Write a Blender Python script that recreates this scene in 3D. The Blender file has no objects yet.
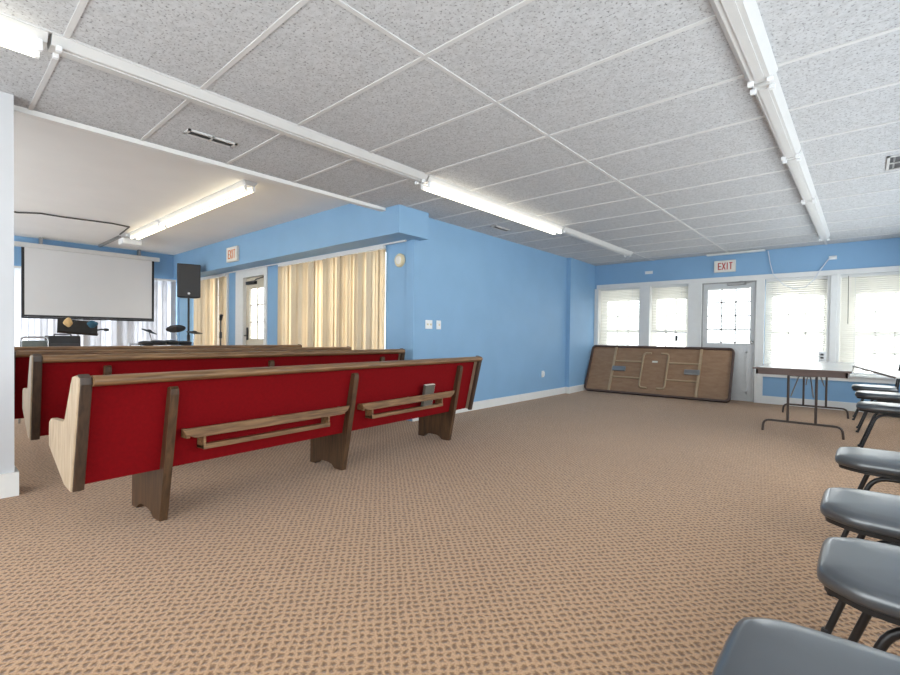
import bpy, bmesh, math, random
from mathutils import Vector, Matrix
random.seed(7)
SC = bpy.context.scene
COL = SC.collection
PI = math.pi
R = math.radians

# ------------------------------------------------------------------ helpers
def srgb(r, g, b):
    f = lambda c: (c/255/12.92 if c/255 <= .04045 else ((c/255+.055)/1.055)**2.4)
    return (f(r), f(g), f(b), 1)

def new_mat(name):
    m = bpy.data.materials.new(name); m.use_nodes = True
    nt = m.node_tree; nt.nodes.clear()
    out = nt.nodes.new('ShaderNodeOutputMaterial')
    return m, nt, out

def pos_node(nt, scale=(1, 1, 1), obj=False):
    tc = nt.nodes.new('ShaderNodeTexCoord')
    mp = nt.nodes.new('ShaderNodeMapping'); mp.inputs['Scale'].default_value = scale
    if obj:
        nt.links.new(tc.outputs['Object'], mp.inputs['Vector'])
    else:
        g = nt.nodes.new('ShaderNodeNewGeometry')
        nt.links.new(g.outputs['Position'], mp.inputs['Vector'])
    return mp

def ramp(nt, src, stops):
    r = nt.nodes.new('ShaderNodeValToRGB')
    e = r.color_ramp.elements
    while len(e) < len(stops): e.new(.5)
    for k, (p, c) in enumerate(stops):
        e[k].position = p; e[k].color = c
    nt.links.new(src, r.inputs['Fac'])
    return r

def plain(name, col, rough=.5, metal=0, noise=.06, nscale=14, bump=0, coat=0, spec=.5):
    """diffuse/gloss surface with a slight procedural tone variation"""
    m, nt, out = new_mat(name)
    b = nt.nodes.new('ShaderNodeBsdfPrincipled')
    b.inputs['Roughness'].default_value = rough
    b.inputs['Metallic'].default_value = metal
    b.inputs['Specular IOR Level'].default_value = spec
    if coat: b.inputs['Coat Weight'].default_value = coat; b.inputs['Coat Roughness'].default_value = .25
    n = nt.nodes.new('ShaderNodeTexNoise'); n.inputs['Scale'].default_value = nscale
    n.inputs['Detail'].default_value = 4
    nt.links.new(pos_node(nt, obj=True).outputs[0], n.inputs['Vector'])
    lo = tuple(max(0, c*(1-noise)) for c in col[:3])+(1,)
    hi = tuple(min(1, c*(1+noise)) for c in col[:3])+(1,)
    r = ramp(nt, n.outputs['Fac'], [(.3, lo), (.7, hi)])
    nt.links.new(r.outputs[0], b.inputs['Base Color'])
    if bump:
        bp = nt.nodes.new('ShaderNodeBump'); bp.inputs['Strength'].default_value = bump
        bp.inputs['Distance'].default_value = .01
        nt.links.new(n.outputs['Fac'], bp.inputs['Height'])
        nt.links.new(bp.outputs[0], b.inputs['Normal'])
    nt.links.new(b.outputs[0], out.inputs['Surface'])
    return m

def wood(name, dark, light, rough=.45, scale=(3, 40, 40)):
    m, nt, out = new_mat(name)
    b = nt.nodes.new('ShaderNodeBsdfPrincipled'); b.inputs['Roughness'].default_value = rough
    n = nt.nodes.new('ShaderNodeTexNoise'); n.inputs['Scale'].default_value = 1.6
    n.inputs['Detail'].default_value = 6; n.inputs['Distortion'].default_value = .5
    nt.links.new(pos_node(nt, scale, obj=True).outputs[0], n.inputs['Vector'])
    r = ramp(nt, n.outputs['Fac'], [(.28, dark), (.72, light)])
    nt.links.new(r.outputs[0], b.inputs['Base Color'])
    bp = nt.nodes.new('ShaderNodeBump'); bp.inputs['Strength'].default_value = .12
    bp.inputs['Distance'].default_value = .004
    nt.links.new(n.outputs['Fac'], bp.inputs['Height']); nt.links.new(bp.outputs[0], b.inputs['Normal'])
    nt.links.new(b.outputs[0], out.inputs['Surface'])
    return m

def translucent(name, col, tcol, fac=.5):
    m, nt, out = new_mat(name)
    d = nt.nodes.new('ShaderNodeBsdfDiffuse'); t = nt.nodes.new('ShaderNodeBsdfTranslucent')
    n = nt.nodes.new('ShaderNodeTexNoise'); n.inputs['Scale'].default_value = 3
    nt.links.new(pos_node(nt).outputs[0], n.inputs['Vector'])
    k = .07
    for sh, c in ((d, col), (t, tcol)):
        r = ramp(nt, n.outputs['Fac'], [(.3, tuple(x*(1-k) for x in c[:3])+(1,)), (.7, c)])
        nt.links.new(r.outputs[0], sh.inputs['Color'])
    mx = nt.nodes.new('ShaderNodeMixShader'); mx.inputs[0].default_value = fac
    nt.links.new(d.outputs[0], mx.inputs[1]); nt.links.new(t.outputs[0], mx.inputs[2])
    nt.links.new(mx.outputs[0], out.inputs['Surface'])
    return m

def glass(name):
    m, nt, out = new_mat(name)
    t = nt.nodes.new('ShaderNodeBsdfTransparent'); t.inputs['Color'].default_value = (.95, .97, .97, 1)
    g = nt.nodes.new('ShaderNodeBsdfGlossy'); g.inputs['Roughness'].default_value = .03
    lw = nt.nodes.new('ShaderNodeLayerWeight'); lw.inputs['Blend'].default_value = .5
    pw = nt.nodes.new('ShaderNodeMath'); pw.operation = 'POWER'; pw.inputs[1].default_value = 5
    ml = nt.nodes.new('ShaderNodeMath'); ml.operation = 'MULTIPLY_ADD'; ml.inputs[1].default_value = .35; ml.inputs[2].default_value = .02
    nt.links.new(lw.outputs['Facing'], pw.inputs[0]); nt.links.new(pw.outputs[0], ml.inputs[0])
    mx = nt.nodes.new('ShaderNodeMixShader')
    nt.links.new(ml.outputs[0], mx.inputs[0])
    nt.links.new(t.outputs[0], mx.inputs[1]); nt.links.new(g.outputs[0], mx.inputs[2])
    nt.links.new(mx.outputs[0], out.inputs['Surface'])
    return m

def emit(name, col, strength):
    m, nt, out = new_mat(name)
    e = nt.nodes.new('ShaderNodeEmission'); e.inputs['Color'].default_value = col
    e.inputs['Strength'].default_value = strength
    nt.links.new(e.outputs[0], out.inputs['Surface'])
    return m

class MB:
    """collects shapes in one bmesh; build() links them as ONE mesh object"""
    def __init__(s): s.bm = bmesh.new()
    def box(s, x0, x1, y0, y1, z0, z1, M=None, bev=0):
        bm = s.bm
        vs = [bm.verts.new((x, y, z)) for x in (x0, x1) for y in (y0, y1) for z in (z0, z1)]
        q = [(0, 1, 3, 2), (4, 6, 7, 5), (0, 4, 5, 1), (2, 3, 7, 6), (0, 2, 6, 4), (1, 5, 7, 3)]
        fs = [bm.faces.new([vs[i] for i in f]) for f in q]
        if bev:
            es = list({e for f in fs for e in f.edges})
            r = bmesh.ops.bevel(bm, geom=es, offset=bev, segments=2, affect='EDGES', profile=.5)
            vs = list({v for f in r['faces'] for v in f.verts} | {v for v in vs if v.is_valid})
        if M: bmesh.ops.transform(bm, matrix=M, verts=vs)
        return s
    def prism(s, pts, axis, a, b, M=None, bev=0):
        """polygon pts in the two other axes (cyclic order kept), extruded along axis from a to b"""
        bm = s.bm
        def mk(p, t):
            if axis == 'x': return (t, p[0], p[1])
            if axis == 'y': return (p[0], t, p[1])
            return (p[0], p[1], t)
        A = [bm.verts.new(mk(p, a)) for p in pts]; B = [bm.verts.new(mk(p, b)) for p in pts]
        n = len(pts)
        fs = [bm.faces.new(A), bm.faces.new(B[::-1])]
        for i in range(n): fs.append(bm.faces.new([A[i], B[i], B[(i+1) % n], A[(i+1) % n]]))
        vs = A+B
        if bev:
            es = [e for e in {e for f in fs[:2] for e in f.edges}]
            r = bmesh.ops.bevel(bm, geom=es, offset=bev, segments=2, affect='EDGES', profile=.5)
            vs = list({v for f in r['faces'] for v in f.verts} | {v for v in vs if v.is_valid})
        if M: bmesh.ops.transform(bm, matrix=M, verts=vs)
        return s
    def tube(s, pts, r, n=10, cap=True, r2=None):
        bm = s.bm
        pts = [Vector(p) for p in pts]; rings = []
        up = None
        for i, p in enumerate(pts):
            d = ((pts[i+1]-p) if i == 0 else (p-pts[i-1]) if i == len(pts)-1 else ((pts[i+1]-p).normalized()+(p-pts[i-1]).normalized()))
            d.normalize()
            if up is None:
                up = Vector((0, 0, 1)) if abs(d.z) < .9 else Vector((1, 0, 0))
            u = d.cross(up); u.normalize(); v = u.cross(d); v.normalize(); up = v
            rr = r if r2 is None else r+(r2-r)*i/(len(pts)-1)
            rings.append([bm.verts.new(p+u*math.cos(2*PI*k/n)*rr+v*math.sin(2*PI*k/n)*rr) for k in range(n)])
        for a, b in zip(rings, rings[1:]):
            for k in range(n): bm.faces.new([a[k], a[(k+1) % n], b[(k+1) % n], b[k]])
        if cap:
            bm.faces.new(rings[0][::-1]); bm.faces.new(rings[-1])
        return s
    def lathe(s, prof, c=(0, 0, 0), n=24, M=None):
        bm = s.bm; rings = []; vs = []
        for (r, z) in prof:
            ring = [bm.verts.new((c[0]+r*math.cos(2*PI*k/n), c[1]+r*math.sin(2*PI*k/n), c[2]+z)) for k in range(n)]
            rings.append(ring); vs += ring
        for a, b in zip(rings, rings[1:]):
            for k in range(n): bm.faces.new([a[k], a[(k+1) % n], b[(k+1) % n], b[k]])
        bm.faces.new(rings[0][::-1]); bm.faces.new(rings[-1])
        if M: bmesh.ops.transform(bm, matrix=M, verts=vs)
        return s
    def grid(s, fn, nu, nv, thick=0):
        bm = s.bm
        g = [[bm.verts.new(fn(i/nu, j/nv)) for j in range(nv+1)] for i in range(nu+1)]
        fs = [bm.faces.new([g[i][j], g[i+1][j], g[i+1][j+1], g[i][j+1]]) for i in range(nu) for j in range(nv)]
        if thick:
            bmesh.ops.solidify(bm, geom=fs, thickness=thick)
        return s
    def build(s, name, mat, parent=None, smooth=False, angle=40):
        bmesh.ops.recalc_face_normals(s.bm, faces=s.bm.faces[:])
        me = bpy.data.meshes.new(name); s.bm.to_mesh(me); s.bm.free()
        me.materials.append(mat)
        if smooth:
            for p in me.polygons: p.use_smooth = True
            try: me.set_sharp_from_angle(angle=R(angle))
            except Exception: pass
        o = bpy.data.objects.new(name, me); COL.objects.link(o)
        if parent: o.parent = parent
        return o

def tag(o, label, cat, group=None, kind=None):
    o['label'] = label; o['category'] = cat
    if group: o['group'] = group
    if kind: o['kind'] = kind
    return o
def thing(name, label, cat, loc=(0, 0, 0), rz=0, group=None):
    o = bpy.data.objects.new(name, None); COL.objects.link(o)
    o.empty_display_size = .1
    o.location = loc; o.rotation_euler = (0, 0, rz)
    return tag(o, label, cat, group)
def struct(o):
    o['kind'] = 'structure'; return o
KIDS = {}
def children_of(o): return [c for c in bpy.data.objects if c.parent == o]
def dup(root, loc, rz, label, group=None):
    def cp(o, par):
        c = o.copy(); COL.objects.link(c)
        if par: c.parent = par
        for k in children_of(o): cp(k, c)
        return c
    c = cp(root, None); c.location = loc; c.rotation_euler = (0, 0, rz); c['label'] = label
    if group: c['group'] = group
    return c
def arc(c, r, a0, a1, n, plane='xz', y=0):
    return [(c[0]+r*math.cos(a0+(a1-a0)*i/n), y, c[1]+r*math.sin(a0+(a1-a0)*i/n)) for i in range(n+1)]
def fillet(pts, r, n=4):
    """round the inner corners of a 3-D polyline"""
    P = [Vector(p) for p in pts]; out = [P[0]]
    for a, b, c in zip(P, P[1:], P[2:]):
        d1 = (a-b); d2 = (c-b); rr = min(r, d1.length*.49, d2.length*.49)
        p1 = b+d1.normalized()*rr; p2 = b+d2.normalized()*rr
        for i in range(n+1):
            t = i/n
            out.append(p1*(1-t)**2+b*2*t*(1-t)+p2*t*t)
    out.append(P[-1]); return out

# ------------------------------------------------------------------ materials
M = {}
BLUE = srgb(130, 170, 206)
M['blue'] = plain('blue_paint', BLUE, .55, noise=.03, nscale=2.5)
M['white'] = plain('white_paint', srgb(226, 226, 224), .5, noise=.02)
M['grey_white'] = plain('off_white_wall_paint', srgb(196, 198, 202), .6, noise=.025, nscale=3)
M['door_grey'] = plain('grey_door_paint', srgb(205, 207, 208), .45, noise=.03)
M['door_tan'] = plain('tan_door_paint', srgb(208, 199, 180), .5, noise=.03)
M['hall_ceiling'] = plain('hall_ceiling_paint', srgb(232, 232, 231), .8, noise=.02, nscale=2)
M['fixture'] = plain('white_enamel', srgb(204, 204, 203), .4, noise=.02)
M['metal'] = plain('grey_metal', srgb(150, 150, 150), .35, metal=.8, noise=.05)
M['chrome'] = plain('bright_metal', srgb(190, 192, 195), .2, metal=1, noise=.03)
M['black'] = plain('black_plastic', srgb(30, 30, 32), .45, noise=.1)
M['grille'] = plain('dark_grille', srgb(62, 62, 64), .6, noise=.12, nscale=120)
M['tube_black'] = plain('black_enamel_tube', srgb(28, 27, 28), .3, noise=.08)
M['tube_brown'] = plain('brown_enamel_tube', srgb(70, 58, 52), .35, noise=.08)
M['vinyl'] = plain('black_vinyl', srgb(56, 62, 68), .31, noise=.12, nscale=5, spec=1.0, coat=.6)
M['vinyl_edge'] = plain('black_seat_pan', srgb(30, 30, 31), .5, noise=.08)
M['red'] = plain('red_upholstery', srgb(118, 3, 11), .85, noise=.10, nscale=60, spec=.15)
M['wood'] = wood('brown_pew_wood', srgb(82, 58, 38), srgb(146, 112, 78), .38, (40, 3, 40))
M['wood_shade'] = wood('shaded_pew_wood', srgb(42, 31, 24), srgb(76, 56, 42), .45, (30, 30, 3))  # darker pew wood, shade of the bench end's back edge as colour
M['wood_leg'] = wood('stained_leg_wood', srgb(54, 38, 26), srgb(96, 70, 48), .4, (30, 30, 3))
M['wood_glare'] = wood('pew_wood_in_glare', srgb(150, 128, 104), srgb(190, 170, 144), .5, (30, 30, 3))  # paler pew wood, glare on the bench end put into the colour
M['screen'] = plain('projection_screen_fabric', srgb(214, 214, 215), .8, noise=.015, nscale=2)
M['sign_white'] = plain('sign_white', srgb(226, 222, 214), .5, noise=.03)
M['sign_red'] = plain('sign_red', srgb(190, 40, 30), .5, noise=.03)
M['sign_orange'] = plain('sign_orange', srgb(214, 120, 50), .5, noise=.05)
M['hardboard'] = wood('brown_hardboard', srgb(142, 110, 84), srgb(160, 128, 100), .6, (4, 2, 12))
M['laminate'] = plain('grey_laminate', srgb(190, 190, 188), .22, noise=.03)
M['edge_brown'] = plain('brown_vinyl_edge', srgb(84, 66, 60), .5, noise=.06)
M['brass'] = plain('tan_painted_steel', srgb(176, 152, 122), .45, noise=.06)
M['plate'] = plain('white_plate_plastic', srgb(232, 234, 236), .4, noise=.02)
M['cream'] = plain('cream_plastic', srgb(216, 204, 170), .45, noise=.03)
M['cord_white'] = plain('white_cord', srgb(215, 220, 228), .5, noise=.02)
M['cord_dark'] = plain('dark_cord', srgb(70, 68, 66), .5, noise=.04)
M['vent_dark'] = plain('dark_vent_slot', srgb(70, 70, 72), .6, noise=.05)
M['grid'] = plain('ceiling_tee_paint', srgb(208, 208, 208), .5, noise=.02)
M['book'] = plain('grey_book_cloth', srgb(88, 84, 76), .6, noise=.08, nscale=40)
M['paper'] = plain('paper', srgb(228, 226, 215), .7, noise=.02)
M['grey_fabric'] = plain('grey_green_fabric', srgb(104, 110, 106), .8, noise=.08, nscale=50)
M['tan_cloth'] = plain('tan_cloth', srgb(206, 172, 122), .9, noise=.1, nscale=30)
M['teal_cloth'] = plain('teal_cloth', srgb(52, 92, 112), .9, noise=.15, nscale=30)
M['pane'] = glass('window_glass')
M['slat'] = translucent('white_blind_slat', srgb(240, 239, 235), srgb(242, 241, 236), .42)
M['vane_beige'] = translucent('beige_blind_vane', srgb(226, 212, 188), srgb(236, 222, 198), .2)
M['vane_white'] = translucent('white_blind_vane', srgb(206, 206, 210), srgb(222, 222, 226), .07)
M['tube_lit'] = emit('lit_fluorescent_tube', (1, .93, .76, 1), 3)
M['tube_lit_warm'] = emit('lit_warm_fluorescent_tube', (1, .88, .62, 1), 3)
M['vinyl_sash'] = translucent('translucent_white_sash', srgb(242, 241, 236), srgb(244, 243, 237), .4)
M['lens'] = translucent('white_lens', srgb(240, 238, 230), srgb(240, 238, 230), .5)

def carpet():
    m, nt, out = new_mat('berber_carpet')
    b = nt.nodes.new('ShaderNodeBsdfPrincipled'); b.inputs['Roughness'].default_value = .95
    b.inputs['Specular IOR Level'].default_value = .2
    b.inputs['Sheen Weight'].default_value = .2; b.inputs['Sheen Roughness'].default_value = .45
    # loop rows: two crossed waves, wobbling with noise
    wob = nt.nodes.new('ShaderNodeTexNoise'); wob.inputs['Scale'].default_value = 24; wob.inputs['Detail'].default_value = 2
    P = pos_node(nt)
    nt.links.new(P.outputs[0], wob.inputs['Vector'])
    mixv = nt.nodes.new('ShaderNodeVectorMath'); mixv.operation = 'MULTIPLY_ADD'
    mixv.inputs[1].default_value = (.034, .034, 0)
    nt.links.new(wob.outputs['Color'], mixv.inputs[0]); nt.links.new(P.outputs[0], mixv.inputs[2])
    def wave(scale, ang):
        mp = nt.nodes.new('ShaderNodeMapping'); mp.inputs['Rotation'].default_value = (0, 0, ang)
        nt.links.new(mixv.outputs[0], mp.inputs['Vector'])
        w = nt.nodes.new('ShaderNodeTexWave'); w.inputs['Scale'].default_value = scale
        w.inputs['Distortion'].default_value = .4
        nt.links.new(mp.outputs[0], w.inputs['Vector']); return w
    w1 = wave(10.0, R(40)); w2 = wave(11.0, R(130))
    def m2(op, a, b=None, v=None):
        q = nt.nodes.new('ShaderNodeMath'); q.operation = op
        nt.links.new(a, q.inputs[0])
        if b is not None: nt.links.new(b, q.inputs[1])
        else: q.inputs[1].default_value = v
        return q
    prod = m2('MULTIPLY', w1.outputs['Fac'], w2.outputs['Fac'])
    both = m2('ADD', w1.outputs['Fac'], w2.outputs['Fac'])
    mul = m2('SUBTRACT', both.outputs[0], prod.outputs[0])
    fine = nt.nodes.new('ShaderNodeTexNoise'); fine.inputs['Scale'].default_value = 130; fine.inputs['Detail'].default_value = 3
    nt.links.new(P.outputs[0], fine.inputs['Vector'])
    big = nt.nodes.new('ShaderNodeTexNoise'); big.inputs['Scale'].default_value = .8; big.inputs['Detail'].default_value = 3
    nt.links.new(P.outputs[0], big.inputs['Vector'])
    add = nt.nodes.new('ShaderNodeMath'); add.operation = 'MULTIPLY_ADD'; add.inputs[1].default_value = 1.35
    nt.links.new(fine.outputs['Fac'], add.inputs[0]); nt.links.new(mul.outputs[0], add.inputs[2])
    hal = m2('MULTIPLY', add.outputs[0], v=.60)
    r = ramp(nt, hal.outputs[0], [(.45, srgb(114, 86, 64)), (.80, srgb(148, 115, 87)), (1.0, srgb(186, 150, 116))])
    hue = nt.nodes.new('ShaderNodeMixRGB'); hue.blend_type = 'MULTIPLY'; hue.inputs[0].default_value = 1
    r2 = ramp(nt, big.outputs['Fac'], [(.3, (.93, .91, .9, 1)), (.7, (1, 1, 1, 1))])
    nt.links.new(r.outputs[0], hue.inputs[1]); nt.links.new(r2.outputs[0], hue.inputs[2])
    nt.links.new(hue.outputs[0], b.inputs['Base Color'])
    bp = nt.nodes.new('ShaderNodeBump'); bp.inputs['Strength'].default_value = .6; bp.inputs['Distance'].default_value = .008
    nt.links.new(add.outputs[0], bp.inputs['Height']); nt.links.new(bp.outputs[0], b.inputs['Normal'])
    nt.links.new(b.outputs[0], out.inputs['Surface'])
    return m
M['carpet'] = carpet()

def tile():
    m, nt, out = new_mat('fissured_ceiling_tile')
    b = nt.nodes.new('ShaderNodeBsdfPrincipled'); b.inputs['Roughness'].default_value = .9
    b.inputs['Specular IOR Level'].default_value = .1
    P = pos_node(nt)
    n = nt.nodes.new('ShaderNodeTexNoise'); n.inputs['Scale'].default_value = 75; n.inputs['Detail'].default_value = 2
    nt.links.new(P.outputs[0], n.inputs['Vector'])
    v = nt.nodes.new('ShaderNodeTexNoise'); v.inputs['Scale'].default_value = 32; v.inputs['Detail'].default_value = 4
    nt.links.new(P.outputs[0], v.inputs['Vector'])
    r = ramp(nt, n.outputs['Fac'], [(.30, srgb(140, 141, 143)), (.44, srgb(200, 202, 205))])
    r2 = ramp(nt, v.outputs['Fac'], [(.35, (.86, .86, .86, 1)), (.6, (1, 1, 1, 1))])
    mx = nt.nodes.new('ShaderNodeMixRGB'); mx.blend_type = 'MULTIPLY'; mx.inputs[0].default_value = 1
    nt.links.new(r.outputs[0], mx.inputs[1]); nt.links.new(r2.outputs[0], mx.inputs[2])
    nt.links.new(mx.outputs[0], b.inputs['Base Color'])
    bp = nt.nodes.new('ShaderNodeBump'); bp.inputs['Strength'].default_value = .3; bp.inputs['Distance'].default_value = .004
    nt.links.new(n.outputs['Fac'], bp.inputs['Height']); nt.links.new(bp.outputs[0], b.inputs['Normal'])
    nt.links.new(b.outputs[0], out.inputs['Surface'])
    return m
M['tile'] = tile()

# ------------------------------------------------------------------ the setting
H, HH = 2.52, 2.69            # ceiling of the main room, of the hall
XL, XR, YF, YB = -4.13, .72, 9.2, -1.6
XW, YN = -11.1, 3.95           # hall: west wall, north wall

struct(MB().box(XW-.3, XR+.3, YB-.3, YF+.3, -.1, 0).build('floor', M['carpet']))
struct(MB().box(-4.24, XR+.2, YB-.2, YF+.2, H, H+.08).build('ceiling', M['tile']))
struct(MB().box(XW-.2, -4.24, YB-.2, YN+.2, HH, HH+.08).build('ceiling_hall', M['hall_ceiling']))
# exposed tees of the suspended ceiling
g = MB()
tx = [-3.03, -1.77, -.48]; ty = [1.763+.64*k for k in range(-5, 12)]
for x in tx: g.box(x-.0125, x+.0125, YB, YF, H-.006, H+.001)
for y in ty: g.box(-4.2, XR, y-.0125, y+.0125, H-.0055, H+.001)
struct(g.build('trim_1', M['grid']))
# light edge strip where the tiled ceiling ends towards the hall
struct(MB().box(-4.26, -4.19, YB, 3.57, H-.035, HH+.01).build('trim_2', M['white']))

def wall(name, axis, p0, p1, u0, u1, z0, z1, holes, mat):
    """wall slab between planes p0,p1 of the axis, spanning u0..u1; holes (u0,u1,z0,z1)"""
    us = sorted({u0, u1}|{h for q in holes for h in q[:2]}); zs = sorted({z0, z1}|{h for q in holes for h in q[2:]})
    b = MB()
    for a, c in zip(us, us[1:]):
        for d, e in zip(zs, zs[1:]):
            um, zm = (a+c)/2, (d+e)/2
            if any(q[0] < um < q[1] and q[2] < zm < q[3] for q in holes): continue
            if axis == 'y': b.box(a, c, p0, p1, d, e)
            else: b.box(p0, p1, a, c, d, e)
    bmesh.ops.remove_doubles(b.bm, verts=b.bm.verts[:], dist=1e-5)
    return struct(b.build(name, mat))

WB, WT = .52, 2.05             # glazed band of the far wall
WIN = [(-4.11, -3.27), (-3.09, -2.40), (-1.26, -.44), (-.31, .55)]
wall('wall_far', 'y', YF, YF+.2, XL-.3, XR+.2, 0, HH, [(a, b, WB, WT) for a, b in WIN]+[(-2.19, -1.37, 0, 2.03)], M['blue'])
XLW = lambda y: -4.105-.02*(y-3.95)
struct(MB().prism([(XLW(YN)-.15, YN), (XLW(YN), YN), (XLW(YF), YF), (XLW(YF)-.15, YF)], 'z', 0, HH).build('wall_left', M['blue']))
struct(MB().prism([(-4.25, 7.97), (-4.105, 7.97), (-4.185, YF), (-4.25, YF)], 'z', 0, H).build('wall_pier', M['blue']))
wall('wall_divider', 'x', -4.22, -4.02, YB-.2, .385, 0, H, [], M['grey_white'])
RWIN = [(-1.4, .5), (.6, 2.5), (2.6, 4.5), (4.6, 6.5), (6.6, 8.5)]  # unseen windows, sized for the daylight they let in
wall('wall_right', 'x', XR, XR+.2, YB-.2, YF+.2, 0, HH, [(a, b, .5, 2.1) for a, b in RWIN], M['blue'])
wall('wall_rear', 'y', YB-.2, YB, XW-.2, XR+.2, 0, HH, [(-3.8, .4, .35, 2.25), (-10.5, -5.0, .35, 2.25)], M['grey_white'])  # its unseen glazing is added to throw more daylight up
HW = [(-11.0, -9.30), (-7.25, -4.62)]
wall('wall_hall_window_side', 'y', YN, YN+.2, XW-.2, -4.25, 0, HH, [(a, b, .12, 2.2) for a, b in HW]+[(-8.85, -7.75, 0, 2.12)], M['blue'])
wall('wall_hall_screen_side', 'x', XW-.2, XW, YB-.2, YN+.2, 0, HH, [(-.3, 3.62, .35, 2.15)], M['blue'])
# deep soffit along the hall windows, its end proud of the left wall
struct(MB().box(XW-.05, -3.96, 3.57, 4.05, 2.205, HH).build('wall_soffit', M['blue']))

# baseboards
def base(name, *a): struct(MB().box(*a, bev=.006).build(name, M['white']))
struct(MB().prism([(XLW(YN)-.01, YN+.002), (XLW(YN)+.018, YN+.002), (XLW(7.95)+.018, 7.951), (XLW(7.95)-.01, 7.951)], 'z', 0, .115).build('baseboard_left', M['white']))
b = MB(); b.prism([(-4.20, 7.952), (-4.087, 7.952), (-4.167, YF-.03), (-4.20, YF-.03)], 'z', 0, .12)
struct(b.build('baseboard_pier', M['white']))
b = MB(); b.box(-4.235, -4.0, YB, .405, 0, .15)
struct(b.build('baseboard_divider', M['white']))
b = MB(); b.box(-4.12, -2.412, YF-.02, YF+.01, 0, .125); b.box(-1.254, XR, YF-.02, YF+.01, 0, .125)
struct(b.build('baseboard_far', M['white']))
base('baseboard_right', XR-.018, XR+.01, YB, YF, 0, .115)
base('baseboard_hall', XW, -8.9, YN-.018, YN+.01, 0, .1)

# white trim of the far wall: head board, sill board, posts
b = MB()
b.box(-4.14, XR, YF-.025, YF+.02, WT-.01, 2.117)
b.box(-4.14, -2.41, YF-.03, YF+.02, .44, WB-.012)
b.box(-1.255, XR, YF-.03, YF+.02, .44, WB-.012)
b.box(-4.14, -2.412, YF-.075, YF+.02, WB-.012, WB+.014)
b.box(-1.253, XR, YF-.075, YF+.02, WB-.012, WB+.014)
for a, c in ((-4.2, -4.104), (-3.275, -3.085), (-2.41, -2.19), (-.45, -.30)): b.box(a, c, YF-.022, YF+.165, WB+.0145 if a != -2.41 else 0, WT-.0105)
b.box(-1.37, -1.255, YF-.022, YF+.02, 0, WT-.0105)
b.box(-2.189, -1.371, YF-.022, YF+.02, 2.03, WT-.0105)
struct(b.build('trim_3', M['white']))
struct(MB().box(-.415, -.335, YF-.05, YF-.02, .53, 2.04, bev=.006).build('trim_4', M['white']))

def window(n, axis, u0, u1, z0, z1, p, cols, rows, mat=None, ins=(.10, .06, .26, .05), d=.1):
    """sash with panes at plane p (outside of the room); ins: left, right, top, bottom frame widths"""
    mat = mat or M['white']
    def bx(mb, a, c, q0, q1, e, f):
        if axis == 'y': mb.box(a, c, q0, q1, e, f)
        else: mb.box(q0, q1, a, c, e, f)
    s = 1 if d > 0 else -1
    lo, hi = sorted((p, p+.045*s))
    fr = MB(); l, r, t, bt = ins
    bx(fr, u0, u0+l, lo, hi, z0, z1); bx(fr, u1-r, u1, lo, hi, z0, z1)
    bx(fr, u0+l, u1-r, lo, hi, z1-t, z1); bx(fr, u0+l, u1-r, lo, hi, z0, z0+bt)
    w = struct(fr.build('window_%d' % n, mat))
    a0, a1, b0, b1 = u0+l, u1-r, z0+bt, z1-t
    mu = MB()
    for k in range(1, cols):
        u = a0+(a1-a0)*k/cols; bx(mu, u-.011, u+.011, lo+.008, hi-.008, b0, b1)
    for k in range(1, rows):
        z = b0+(b1-b0)*k/rows; h = .028 if (rows == 4 and k == 2) else .011
        bx(mu, a0, a1, lo+.008, hi-.008, z-h, z+h)
    if cols > 1 or rows > 1: mu.build('muntin', mat, w)
    gl = MB(); m = (lo+hi)/2
    bx(gl, a0-.004, a1+.004, m-.002, m+.002, b0-.004, b1+.004)
    gl.build('pane', M['pane'], w)
    return w
for i, (a, c) in enumerate(WIN):
    window(i+1, 'y', a, c, WB, WT, YF+.12, 3, 4, mat=M['vinyl_sash'], ins=[(.14, .06, .27, .05), (.09, .08, .27, .05), (.10, .06, .30, .05), (.20, .02, .30, .05)][i])
for i, (a, c) in enumerate(RWIN): window(5+i, 'x', a, c, .5, 2.1, XR+.12, 3, 3, ins=(.05, .05, .05, .05))
window(10, 'y', -3.8, .4, .35, 2.25, YB-.12, 4, 2, ins=(.05, .05, .05, .05), d=-.1)  # added rear glazing, out of view, brightens room and ceiling
window(11, 'y', -10.5, -5.0, .35, 2.25, YB-.12, 5, 2, ins=(.05, .05, .05, .05), d=-.1)  # likewise added out of view, for light in the hall
window(12, 'y', -11.0, -9.30, .12, 2.2, YN+.12, 2, 1, ins=(.05, .05, .05, .05))
window(13, 'y', -7.25, -4.62, .12, 2.2, YN+.12, 3, 1, ins=(.05, .05, .05, .05))
window(14, 'x', -.3, 3.62, .35, 2.15, XW-.12, 4, 1, ins=(.05, .05, .05, .05), d=-.1)

# far door: glazed upper half, moulded panels below
fr = MB(); y0, y1 = YF+.03, YF+.075
x0, x1 = -2.185, -1.375
fr.box(x0, x0+.085, y0, y1, .005, 2.03); fr.box(x1-.085, x1, y0, y1, .005, 2.03)
fr.box(x0+.085, x1-.085, y0, y1, 1.92, 2.03); fr.box(x0+.085, x1-.085, y0, y1, .005, .98)
d1 = struct(fr.build('door_1', M['door_grey']))
mu = MB(); gx0, gx1 = x0+.085, x1-.085
for k in (1, 2):
    u = gx0+(gx1-gx0)*k/3; mu.box(u-.012, u+.012, y0+.008, y1-.008, .98, 1.92)
for k in (1, 2, 3):
    z = .98+(1.92-.98)*k/4; mu.box(gx0, gx1, y0+.008, y1-.008, z-.012, z+.012)
mu.build('muntin', M['door_grey'], d1)
MB().box(gx0-.004, gx1+.004, y0+.02, y0+.024, .976, 1.924).build('pane', M['pane'], d1)
p = MB()
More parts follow.
